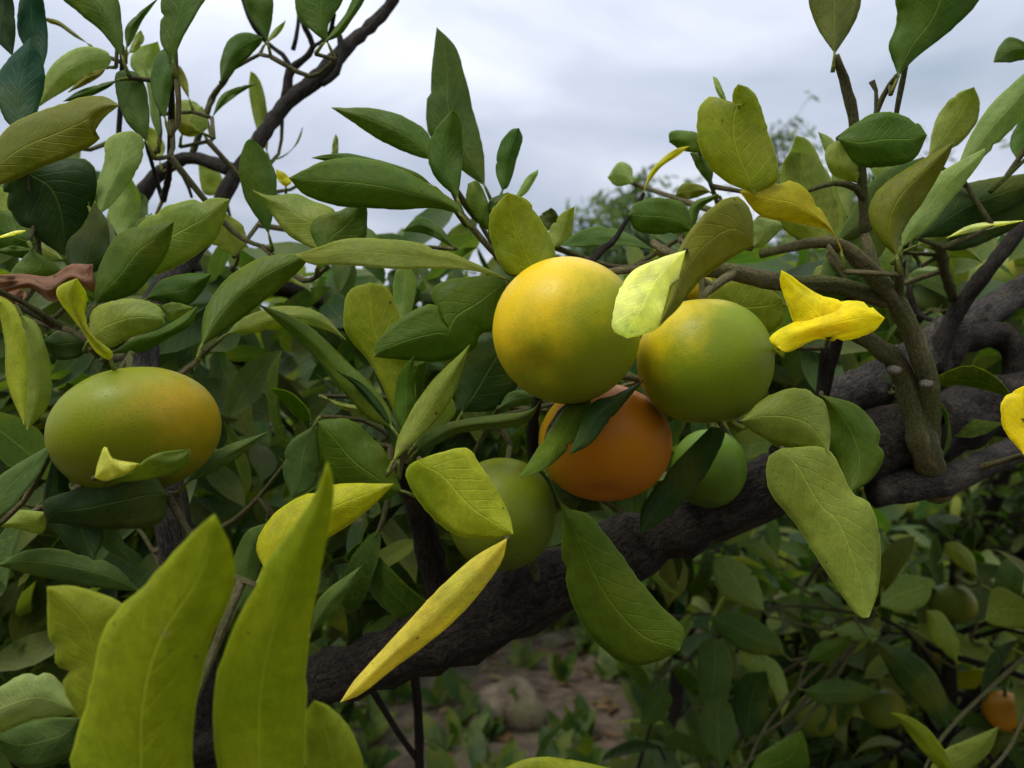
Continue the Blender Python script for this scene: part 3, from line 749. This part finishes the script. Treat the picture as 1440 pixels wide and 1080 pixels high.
# twigs that carry the traced leaves back to the nearest wood
def nearest(p):
    best, bi = 1e9, 0
    for i, (q, r) in enumerate(WOOD):
        # prefer wood that lies behind the leaf
        d = (q - p).length + (0.05 if q.y < p.y - 0.005 else 0)
        if d < best: best, bi = d, i
    return best, WOOD[bi][0], WOOD[bi][1]
WOOD = list(SKEL)
for i, (p, r, back_, pd) in enumerate(HERO_BASES):
    dist, q, qr = nearest(p)
    if dist < 0.006: continue
    if pix(p)[1] > 1080 and pix(p)[0] > 800: q = Vector((-0.48, 0.59, 0.55)); back_ = False; p_low = P(800, 1500, .42)
    else: p_low = None
    rr = 0.0010 + min(0.0008, dist * 0.008)
    if dist < 0.03 and not p_low and (not back_ or pix(p)[1] < 420):
        path = [tuple(q) + (rr * 1.2,), tuple(p) + (r,)]
    elif p_low:
        path = [tuple(q) + (0.004,), tuple((q + p_low) / 2) + (0.0025,), tuple(p_low) + (0.002,), tuple(p) + (r,)]
    elif back_:
        vd = (p - Vector((0, 0, H))).normalized()
        k_ = p + vd * max(0.02, min(0.16, max(q.y, 0.47) - p.y))
        dist, q, qr = nearest(k_)
        path = [tuple(q) + (rr * 1.3,), tuple(k_ * 0.8 + q * 0.2) + (rr,), tuple(p * .3 + k_ * .7) + (rr,), tuple(p) + (r * 1.02,)]
    else:
        mid_ = (p + pd * 0.3 * dist + q) / 2 + Vector((0, 0.12 * dist, -0.03 * dist))
        path = [tuple(q) + (rr * 1.25,), tuple(mid_) + (rr,), tuple(p) + (r * 1.02,)]
    v, f, u, qq = tube_geo(path, 6, 0.008, 0.07, seed=i)
    mesh_obj('twig', v, f, M_TWIG, tree, q, u)
    WOOD += [(Vector(k[:3]), k[3]) for k in qq[::3]]

# ------------------------------------------------------------------ the foreground tree: leaves further inside the crown
def skyline(x):
    return np.interp(x, [-60, 60, 150, 250, 420, 480, 640, 720, 800, 900, 1000, 1100, 1200, 1440, 1500],
                     [150, 200, 330, 355, 365, 330, 335, 385, 395, 370, 330, 320, 310, 330, 330])
def limb_y(x): return np.interp(x, [0, 270, 440, 600, 740, 880, 1000, 1120, 1230, 1440], [1080, 1040, 950, 890, 820, 760, 710, 660, 640, 620])
r = random.Random(5)
fill = []
FILLC = [PAL[k] for k in 'KGGNLSGKL']
tries = 0
while len(fill) < (297 - len(lines)) and tries < 4000:
    tries += 1
    px, py = r.uniform(-40, 1480), r.uniform(180, 900)
    d = r.uniform(0.50, 0.82)
    if py < skyline(px) + 55 or py > limb_y(px) - 10: continue
    p = P(px, py, d)
    dist, q, qr = nearest(p)
    if dist > 0.22: continue
    ax = ((p - q).normalized() + Vector((r.uniform(-.5, .5), r.uniform(-.6, .2), r.uniform(.1, .9)))).normalized()
    L = r.uniform(0.03, 0.06)
    n_ = min(r.randint(4, 6), 297 - len(lines) - len(fill))
    sl = shoot_leaves(p, ax, L, n_, r, (0.05, 0.08)); fill += sl
    mid_ = (p + q) / 2 + Vector((r.uniform(-.1, .1) * dist, 0.15 * dist, -0.1 * dist))
    v, f, u, qq = tube_geo([tuple(q) + (0.0024,), tuple(mid_) + (0.002,), tuple(p) + (0.0016,), tuple(p + ax * L) + (0.001,)], 6, 0.012, 0.14, seed=tries)
    add_leaf_objects(mesh_obj('twig', v, f, M_TWIG, tree, q, u), sl, FILLC, r)
    WOOD += [(Vector(k[:3]), k[3]) for k in qq[::3]]
mass = []
for k in range(6000):
    px, py = r.uniform(-150, 1600), r.uniform(150, 950)
    d = r.uniform(0.64, 1.15)
    if py < skyline(px) + 60 or py > limb_y(px) - 25: continue
    if 300 < px < 470 and 470 < py < 720 and r.random() < 0.8: continue
    if r.random() > 0.42: continue
    mass += shoot_leaves(P(px, py, d), (r.uniform(-1, 1), r.uniform(-1, .5), r.uniform(0, 1)), 0.05, 3, r, (0.05, 0.085))
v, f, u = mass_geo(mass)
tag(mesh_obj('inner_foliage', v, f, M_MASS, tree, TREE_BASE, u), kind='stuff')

# ------------------------------------------------------------------ mandarins
def fruit(name, px, py, d, rx, ry, tilt, matl, stem_dir, label, group=None, detail=True, dimple=0.06):
    """oblate citrus: axis along stem_dir; rx = half width px across the axis, ry = half height px along it"""
    c = P(px, py, d); R = rx / F * d; A = ry / F * d
    ax = Vector(stem_dir).normalized()
    rot = ax.to_track_quat('Z', 'Y').to_matrix()
    nu, nv = (56, 36) if detail else (24, 16)
    V, Fc = [], []
    sd_ = px * 0.013 + py * 0.007
    for i in range(nv + 1):
        th = math.pi * i / nv
        for k in range(nu):
            ph = 2 * math.pi * k / nu
            st, ct = math.sin(th), math.cos(th)
            z = A * ct * (1 - dimple * math.exp(-(th / 0.30) ** 2) - dimple * 1.2 * math.exp(-((math.pi - th) / 0.20) ** 2))
            rr = R * st ** 0.94 * (1 + 0.010 * math.sin(ph * 10 + 1) * math.exp(-(th / 0.5) ** 2))
            p = Vector((rr * math.cos(ph), rr * math.sin(ph), z))
            p *= 1 + 0.022 * mnoise.noise(p * 22 + Vector((sd_, 0, 0))) + 0.006 * mnoise.noise(p * 90 + Vector((0, sd_, 0)))
            V.append(c + rot @ p)
    for i in range(nv):
        for k in range(nu):
            k2 = (k + 1) % nu
            if i == 0: Fc.append((i * nu, (i + 1) * nu + k, (i + 1) * nu + k2))
            elif i == nv - 1: Fc.append((i * nu + k, (i + 1) * nu, i * nu + k2))
            else: Fc.append((i * nu + k, (i + 1) * nu + k, (i + 1) * nu + k2, i * nu + k2))
    root = empty(name, c); tag(root, label, 'mandarin', group)
    mesh_obj('peel', V, Fc, matl, root, c)
    # calyx star and a short stalk
    top = c + ax * A * (1 - dimple)
    s1 = rot @ Vector((1, 0, 0)); s2 = rot @ Vector((0, 1, 0))
    CV, CF = [top + ax * 0.0022], []
    for k in range(10):
        a_ = 2 * math.pi * k / 10; rad = 0.0052 if k % 2 == 0 else 0.0028
        CV.append(top + (s1 * math.cos(a_) + s2 * math.sin(a_)) * rad + ax * (0.0004 if k % 2 else -0.0001))
    for k in range(10): CF.append((0, 1 + k, 1 + (k + 1) % 10))
    CV.append(top - ax * 0.002); CF += [(11, 1 + (k + 1) % 10, 1 + k) for k in range(10)]
    cal = mesh_obj('calyx', CV, CF, M_PET, root, top, [(0.5, 0.5)] * 12, smooth=False)
    v, f, u, _ = tube_geo([tuple(top) + (0.0022,), tuple(top + ax * 0.006) + (0.0017,), tuple(top + ax * 0.013 + Vector((0, 0.003, 0))) + (0.0016,)], 7, 0.003, 0.1)
    mesh_obj('stalk', v, f, M_TWIG, cal, top, u)
    return root, top + ax * 0.013 + Vector((0, 0.003, 0))
def hang(end):
    """a twig from a fruit's stalk back to the nearest wood"""
    dist, q, qr = nearest(end)
    if dist < 0.004: return
    v, f, u, _ = tube_geo([tuple(q) + (0.0024,), tuple((q + end) / 2 + Vector((0, .1 * dist, .1 * dist))) + (0.002,), tuple(end + (end - q).normalized() * 0.002) + (0.0017,)], 7, 0.006, 0.12)
    mesh_obj('twig', v, f, M_TWIG, tree, q, u)
FR = []
gA, gB = (0.24, 0.27, 0.008), (0.19, 0.245, 0.008)
FR.append(fruit('mandarin', 797, 465, 0.370, 103, 100, 0, peel_material('peel_yellow', (0.74, 0.50, 0.010), gA, (0.75, -0.1, -0.8), -0.9, 0.6), (0.45, 0.75, 0.6),
      'largest yellow mandarin, turning green below, hanging highest of the cluster of three'))
FR.append(fruit('mandarin', 991, 508, 0.392, 95, 88, 0, peel_material('peel_yellow_green', (0.62, 0.47, 0.010), gB, (0.75, -0.25, -0.55), -1.1, 0.1), (0.0, 0.12, 1.0),
      'yellow-green mandarin with its stalk on top, below the pale curled leaf'))
FR.append(fruit('mandarin', 850, 623, 0.420, 93, 78, 0, peel_material('peel_orange', (0.50, 0.17, 0.005), (0.30, 0.25, 0.008), (-0.9, 0.2, 0.4), 0.1, 1.3), (0.1, 0.55, 0.85),
      'ripe orange mandarin in the shade beneath the yellow mandarin, partly behind a leaf'))
FR.append(fruit('mandarin', 192, 606, 0.350, 112, 83, 0, peel_material('peel_green_orange', (0.19, 0.215, 0.006), (0.52, 0.30, 0.008), (1.0, -0.15, 0.15), 0.3, 1.8), (-0.28, 0.35, 0.9),
      'flattened green mandarin with an orange blush, hanging alone below the dead brown leaf'))
FR.append(fruit('mandarin', 706, 722, 0.440, 76, 78, 0, peel_material('peel_green', (0.19, 0.225, 0.008), (0.11, 0.15, 0.008), (0.6, 0, -0.7), -0.6, 0.7), (0.1, 0.5, 0.85),
      'green mandarin half hidden behind the blotched yellow-green leaf above the thick limb'))
FR.append(fruit('mandarin', 997, 658, 0.470, 52, 55, 0, peel_material('peel_plain_green', (0.12, 0.21, 0.010), (0.08, 0.14, 0.010), (-0.6, 0, -0.7), -0.6, 0.7), (0.2, 0.4, 0.9),
      'plain green mandarin between the yellow-green mandarin and the dark limb'))
FR.append(fruit('mandarin', 972, 405, 0.455, 30, 30, 0, peel_material('peel_bright_yellow', (0.55, 0.40, 0.012), gA, (0.6, 0, -0.8), 0.2, 0.9), (0.2, 0.7, 0.7),
      'bright yellow mandarin peeping out behind the curled pale leaf'))
FR.append(fruit('mandarin', 1305, 412, 0.640, 33, 38, 0, peel_material('peel_dusty_green', (0.13, 0.17, 0.05), (0.10, 0.14, 0.012), (0.8, 0, -0.3), -0.5, 0.7), (-0.1, 0.3, 0.95),
      'small green mandarin with a dead twig across it beside the forking grey limbs'))
FR.append(fruit('mandarin', 1413, 392, 0.700, 48, 42, 0, peel_material('peel_lemon', (0.38, 0.34, 0.03), (0.20, 0.26, 0.05), (-0.8, 0, -0.3), -0.2, 0.6), (0.1, 0.4, 0.9),
      'pale yellow mandarin behind the forking grey limbs'))
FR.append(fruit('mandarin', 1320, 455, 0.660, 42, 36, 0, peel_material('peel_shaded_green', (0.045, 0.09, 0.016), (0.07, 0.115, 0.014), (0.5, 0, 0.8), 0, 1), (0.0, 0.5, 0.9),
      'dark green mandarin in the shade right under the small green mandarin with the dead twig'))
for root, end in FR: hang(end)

# ------------------------------------------------------------------ neighbouring trees
def make_tree(label, base, height, crown_r, n_obj, n_mass, seed, leaf=(0.055, 0.09), zmin=0.25, colors=None, trunk_r=0.035, massm=None, flat=1.0, name='mandarin_tree', cat='tree', group='mandarin trees in the orchard', sparse=False):
    r = random.Random(seed); base = Vector(base)
    root = empty(name, base); tag(root, label, cat, group)
    fork = base + Vector((r.uniform(-.05, .05), r.uniform(-.05, .05), max(0.12, height * 0.22)))
    v, f, u, _ = tube_geo([tuple(base - Vector((0, 0, .04))) + (trunk_r * 1.25,), tuple((base + fork) / 2 + Vector((.01, .01, 0))) + (trunk_r,), tuple(fork) + (trunk_r * .95,)], 10, 0.03, 0.14, seed)
    mesh_obj('trunk', v, f, M_BARK, root, base, u)
    cc = base + Vector((0, 0, (height + zmin) / 2)); hz = (height - zmin) / 2
    shoots = []
    nl = 7
    for k in range(nl):
        th = 2 * math.pi * (k + r.uniform(-.25, .25)) / nl
        el = r.uniform(0.15, 1.0)
        tip = cc + Vector((math.cos(th) * crown_r * (1 - 0.5 * el), math.sin(th) * crown_r * (1 - 0.5 * el), hz * (el * 1.7 - 0.9)))
        midp = (fork + tip) / 2 + Vector((r.uniform(-.1, .1), r.uniform(-.1, .1), r.uniform(-.02, .12))) * crown_r
        v, f, u, q = tube_geo([tuple(fork) + (trunk_r * .7,), tuple(midp) + (trunk_r * .45,), tuple(tip) + (0.004,)], 8, 0.03, 0.14, seed + k)
        geos = [(v, f, u)]
        for i in range(3, len(q)):
            for rep in range(3):
                c0 = Vector(q[i][:3])
                dv = Vector((r.gauss(0, 1), r.gauss(0, 1), r.gauss(0.15, .8))).normalized()
                e1 = c0 + dv * crown_r * r.uniform(.15, .5)
                w = (e1 - cc); w = Vector((w.x / crown_r, w.y / crown_r, w.z / hz))
                if w.length > 1.08 or e1.z < 0.05: continue
                v2, f2, u2, _ = tube_geo([tuple(c0) + (0.004,), tuple((c0 + e1) / 2 + Vector((0, 0, .02))) + (0.003,), tuple(e1) + (0.0015,)], 5, 0.04, 0.15, i, cap=False)
                geos.append((v2, f2, u2)); shoots.append((e1, dv)); shoots.append(((c0 + e1) / 2, dv))
        V_, F_, U_ = join_geo(geos)
        mesh_obj('branch', V_, F_, M_BARK, root, fork, U_)
    ml = []
    per = max(3, int((n_obj + n_mass) / max(1, len(shoots))))
    for e1, dv in shoots:
        ml += shoot_leaves(e1 - dv * 0.05, dv + Vector((0, 0, .3)), 0.08, per, r, leaf)
    def score(Mx):
        p = Mx.translation
        if p.y < 0.2: return 1e6
        x, y = pix(p)
        return p.y + (0 if -60 < x < 1500 and -60 < y < 1140 else 50)
    ml.sort(key=score)
    objs, rest = ml[:n_obj], ml[n_obj:]
    cs = colors or [PAL[k] for k in 'KGGSLPNK']
    add_leaf_objects(root, objs, cs, r)
    if rest:
        v, f, u = mass_geo(rest)
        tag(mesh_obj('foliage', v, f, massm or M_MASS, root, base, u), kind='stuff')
    return root, shoots

BT = []
BT.append(make_tree('low mandarin tree with grey-green leaves crowding beneath the right end of the thick limb', (0.62, 1.22, 0), 0.90, 0.60, 277, 1300, 21, (0.065, 0.10), 0.12, [PAL[k] for k in 'GSSPLKG']))
LOWER = """
Z 62 62 3 2|1350,1110 1300,1060 1265,1015 1252,1002|1340,1075 1310,1030 1280,1008
L 64 64 3 3|1300,1100 1320,1060 1360,1040 1405,1021|1350,1090 1390,1060
P 80 80 4 4|1075,860 1040,850 1010,830 1003,790 1020,780|1070,830 1055,800
S 80 80 4 4|1105,922 1050,918 1010,890 998,868|1090,890 1050,865 1020,862
S 78 78 4 4|985,992 980,940 985,905 1005,896|1020,985 1030,940 1022,910
S 76 76 4 4|1015,1082 985,1040 990,990 1015,976|1035,1040 1030,1000
P 82 82 4 4|1100,1008 1080,960 1045,935 1038,915|1110,980 1095,935 1060,915
K 78 78 4 4|1045,1042 1030,990 1045,950 1078,944|1075,1020 1082,970
G 70 70 4 4|1050,1095 1070,1060 1126,1026|1130,1085 1135,1050
P 85 85 4 4|1238,852 1243,815 1275,808 1312,814|1275,862 1305,845
K 78 78 4 4|1228,900 1260,960 1300,1000 1337,1032|1290,922 1328,970
S 82 82 4 4|1130,970 1180,953 1245,976|1150,988 1200,990
L 82 82 4 4|1345,932 1310,900 1302,858|1348,900 1325,862
P 84 84 4 4|1098,802 1060,778 1034,764|1090,778 1065,758
G 80 80 4 4|1135,930 1150,905 1197,893|1165,930 1195,908
L 85 85 4 4|1375,812 1340,790 1328,764|1368,780 1345,762
L 80 80 4 4|1385,872 1400,825 1455,850|1400,880 1450,885
P 88 88 4 4|1000,760 1020,740 1060,735|1030,765 1055,750
S 84 84 4 4|930,960 905,985 900,1020|945,985 925,1015
L 86 86 4 4|1160,800 1200,790 1225,770|1185,812 1215,795
P 84 84 4 4|1170,885 1200,875 1240,890|1190,900 1225,900
"""
nb = len(HERO_BASES); low = [x for x in LOWER.strip().splitlines()]
W2 = [(s_[0], 0.002) for s_ in BT[0][1]]
for i, x in enumerate(low): hero_leaf(x, BT[0][0], 500 + i)
for p, r_, back_, pd in HERO_BASES[nb:]:
    q = min(W2, key=lambda k: (k[0] - p).length + (0.1 if k[0].y < p.y else 0))[0]; dist = (q - p).length
    v, f, u, qq = tube_geo([tuple(q) + (0.0022,), tuple((p + pd * .3 * dist + q) / 2) + (0.0018,), tuple(p) + (0.0012,)], 6, 0.012, 0.1, seed=i)
    mesh_obj('twig', v, f, M_TWIG, BT[0][0], q, u)
BT.append(make_tree('low mandarin tree seen behind the upright yellow-green leaves, shaded and leafy', (-0.75, 1.55, 0), 1.12, 0.72, 298, 1500, 22, (0.07, 0.10), 0.15, [PAL[k] for k in 'KGKSNLG']))
BT.append(make_tree('mandarin tree showing through the gap between the lone green fruit and the leaf rosette', (-0.75, 2.75, 0), 1.50, 0.95, 298, 2600, 23, (0.06, 0.095), 0.25, [PAL[k] for k in 'GLLPSGU']))
BT.append(make_tree('mandarin tree standing past the bare soil under the thick limb', (0.25, 3.7, 0), 1.55, 1.0, 298, 2600, 24, (0.06, 0.095), 0.30, [PAL[k] for k in 'GLSPGN']))
BT.append(make_tree('dense mandarin tree behind the forking grey limbs', (1.35, 2.4, 0), 1.35, 0.9, 298, 2400, 25, (0.06, 0.09), 0.2, [PAL[k] for k in 'GKSLGP']))
BT.append(make_tree('dark mandarin tree whose top shoots rise above the yellow mandarin', (0.42, 2.15, 0.0), 1.44, 0.42, 150, 300, 26, (0.07, 0.11), 0.5, [PAL[k] for k in 'KKGB'], 0.02))
BT.append(make_tree('tall thin-leaved tree standing blurred against the clouds', (1.0, 6.6, 0), 3.25, 0.62, 0, 1500, 31, (0.06, 0.11), 1.0, None, 0.06, M_FAR, name='orchard_tree', group='far trees along the orchard edge'))
BT.append(make_tree('broad pale green tree far behind the yellow folded leaf', (3.3, 8.4, 0), 4.0, 1.5, 0, 4200, 32, (0.07, 0.12), 0.9, None, 0.07, M_FAR, name='orchard_tree', group='far trees along the orchard edge'))
BT.append(make_tree('leafy far tree rising behind the big pale grey-green leaf', (5.0, 8.0, 0), 4.1, 1.5, 0, 4000, 33, (0.07, 0.12), 0.8, None, 0.07, M_FAR, name='orchard_tree', group='far trees along the orchard edge'))
for k, (x, y, hgt, rad) in enumerate([(-5.2, 7.2, 2.1, 1.8), (-2.2, 6.2, 1.9, 1.7), (-3.6, 9.5, 2.5, 2.0), (0.2, 9.0, 2.3, 1.9), (2.2, 5.2, 1.7, 1.3), (-0.9, 11.5, 2.6, 2.2)]):
    BT.append(make_tree(['broad mandarin tree in the far rows behind the dead brown leaf', 'rounded mandarin tree in the far rows behind the bare grey branch', 'tallest mandarin tree at the back of the far rows, past the lone green fruit', 'mandarin tree in the far rows directly behind the fruit cluster', 'smaller mandarin tree in the far rows behind the bright yellow leaf', 'most distant mandarin tree, closing the view behind the leaf rosette'][k], (x, y, 0), hgt, rad, 0, 2600, 40 + k, (0.09, 0.15), 0.15, None, 0.06, M_FAR, group='mandarin trees in the far rows'))

for k, (x, y, hgt, rad, lab) in enumerate([(-1.5, -1.9, 2.3, 1.1, 'unseen mandarin tree behind the camera on the left, added to block low front light'), (1.2, -2.1, 2.2, 1.1, 'unseen mandarin tree behind the camera on the right, added to block low front light')]):
    BT.append(make_tree(lab, (x, y, 0), hgt, rad, 0, 4200, 60 + k, (0.10, 0.15), 0.1, None, 0.06, M_FAR))  # unseen trees added behind the camera to cut low sky light and deepen contrast

# small mandarins on the neighbouring trees
M_SM = [peel_material('peel_far_green', (0.13, 0.17, 0.015), (0.26, 0.25, 0.015), (1, 0, .4), -.2, .8), peel_material('peel_far_yellow', (0.50, 0.38, 0.012), (0.28, 0.26, 0.012), (1, 0, -.4), -.2, .8), peel_material('peel_far_orange', (0.52, 0.22, 0.01), (0.45, 0.3, 0.01), (1, 0, -.4), -.2, .8)]
r = random.Random(9)
for ti, cnt in ((0, 5), (1, 6), (2, 8), (3, 8), (4, 7)):
    sh = [s for s in BT[ti][1] if s[0].y > 0.8 and 0 < pix(s[0])[0] < 1440 and 380 < pix(s[0])[1] < 1080]
    sh.sort(key=lambda s: s[0].y)
    for e1, dv in r.sample(sh[:max(cnt * 6, 10)], min(cnt, len(sh))):
        mi = r.choice([0, 0, 0, 1, 1, 2]); rad = r.uniform(0.022, 0.029)
        c = e1 + Vector((0, 0, -rad - 0.008)); px, py = pix(c); s_ = F / c.y
        fruit('mandarin', px, py, c.y, rad * s_, rad * .88 * s_, 0, M_SM[mi], (r.uniform(-.2, .2), r.uniform(-.2, .2), 1),
              ['small green mandarin among the leaves of a neighbouring tree', 'small yellow mandarin among the leaves of a neighbouring tree', 'small orange mandarin among the leaves of a neighbouring tree'][mi],
              ['green mandarins on the neighbouring trees', 'yellow mandarins on the neighbouring trees', 'orange mandarins on the neighbouring trees'][mi], detail=False)

# ------------------------------------------------------------------ stones, weeds and fallen leaves on the soil
m, n, l = mat('field_stone'); b = NB(n, l)
t = n.new('ShaderNodeTexCoord'); ob = t.outputs['Object']
c = b.mix(b.rng(b.noise(ob, 14, 5, .65), .35, .65, 0, 1), (0.085, 0.065, 0.04, 1), (0.20, 0.16, 0.10, 1))
c = b.mix(b.rng(b.noise(ob, 9, 3, .6), .52, .66, 0, .6), c, (0.10, 0.12, 0.04, 1))
pr = n.new('ShaderNodeBsdfPrincipled'); l.new(c, pr.inputs['Base Color']); pr.inputs['Roughness'].default_value = .9
l.new(b.bump(b.noise(ob, 60, 5, .7), .7, .01), pr.inputs['Normal'])
o = n.new('ShaderNodeOutputMaterial'); l.new(pr.outputs[0], o.inputs[0]); M_STONE = m
def stone(x, y, s, h_, seed, label):
    bm = bmesh.new(); bmesh.ops.create_icosphere(bm, subdivisions=3, radius=1)
    for v in bm.verts:
        k = 1 + .32 * mnoise.noise(v.co * 1.1 + Vector((seed, 0, 0))) + .10 * mnoise.noise(v.co * 3.5 + Vector((0, seed, 0)))
        v.co = Vector((v.co.x * s * k, v.co.y * s * .8 * k, v.co.z * h_ * k))
    me = bpy.data.meshes.new('stone'); bm.to_mesh(me); bm.free(); me.materials.append(M_STONE)
    me.polygons.foreach_set('use_smooth', [True] * len(me.polygons))
    o = bpy.data.objects.new('stone', me); col.objects.link(o); o.location = (x, y, ground_z(x, y) + h_ * .35)
    tag(o, label, 'stone', 'stones on the orchard soil')
stone(0.0, 2.45, .105, .10, 3.1, 'brown weathered stone lying on bare soil below the thick limb')
for k, (x, y, s) in enumerate([(-.28, 2.7, .06), (.34, 2.9, .07), (.16, 3.2, .06), (-.12, 3.1, .05), (.5, 2.6, .05), (-.5, 2.5, .055)]):
    stone(x, y, s, s * .6, 7.7 + k * 3, 'small brown stone half sunk in the soil beyond the limb')
r = random.Random(77); weeds = []; litter = []
for k in range(1500):
    x, y = r.uniform(-2.2, 2.2), r.uniform(1.6, 5.5)
    if abs(x - 0.02) < 0.28 and y < 3.3 and r.random() < .5: continue
    for q in range(5):
        a_ = r.uniform(0, 6.28)
        weeds.append(leaf_matrix((x + r.uniform(-.03, .03), y + r.uniform(-.03, .03), ground_z(x, y) - .004), (math.cos(a_) * .6, math.sin(a_) * .6, r.uniform(.4, 1.6)), (r.uniform(-.3, .3), -.6, 1), r.uniform(.05, .15)))
v, f, u = mass_geo(weeds); tag(mesh_obj('weeds', v, f, M_MASS, None, (0, 2.5, 0), u), 'low green weeds covering the orchard soil', 'weeds', kind='stuff')
for k in range(700):
    x, y = r.uniform(-1.5, 1.5), r.uniform(1.6, 4.2); a_ = r.uniform(0, 6.28)
    litter.append(leaf_matrix((x, y, ground_z(x, y) + .010), (math.cos(a_), math.sin(a_), r.uniform(-.1, .15)), (r.uniform(-.3, .3), r.uniform(-.3, .3), 1), r.uniform(.05, .08)))
M_LIT = leaf_material('dry_leaf', under=True, island=[(.12, .07, .035), (.2, .13, .07), (.09, .05, .03), (.24, .19, .08)])
v, f, u = mass_geo(litter); tag(mesh_obj('fallen_leaves', v, f, M_LIT, None, (0, 2.5, 0), u), 'dry brown fallen leaves scattered on the soil', 'fallen leaves', kind='stuff')
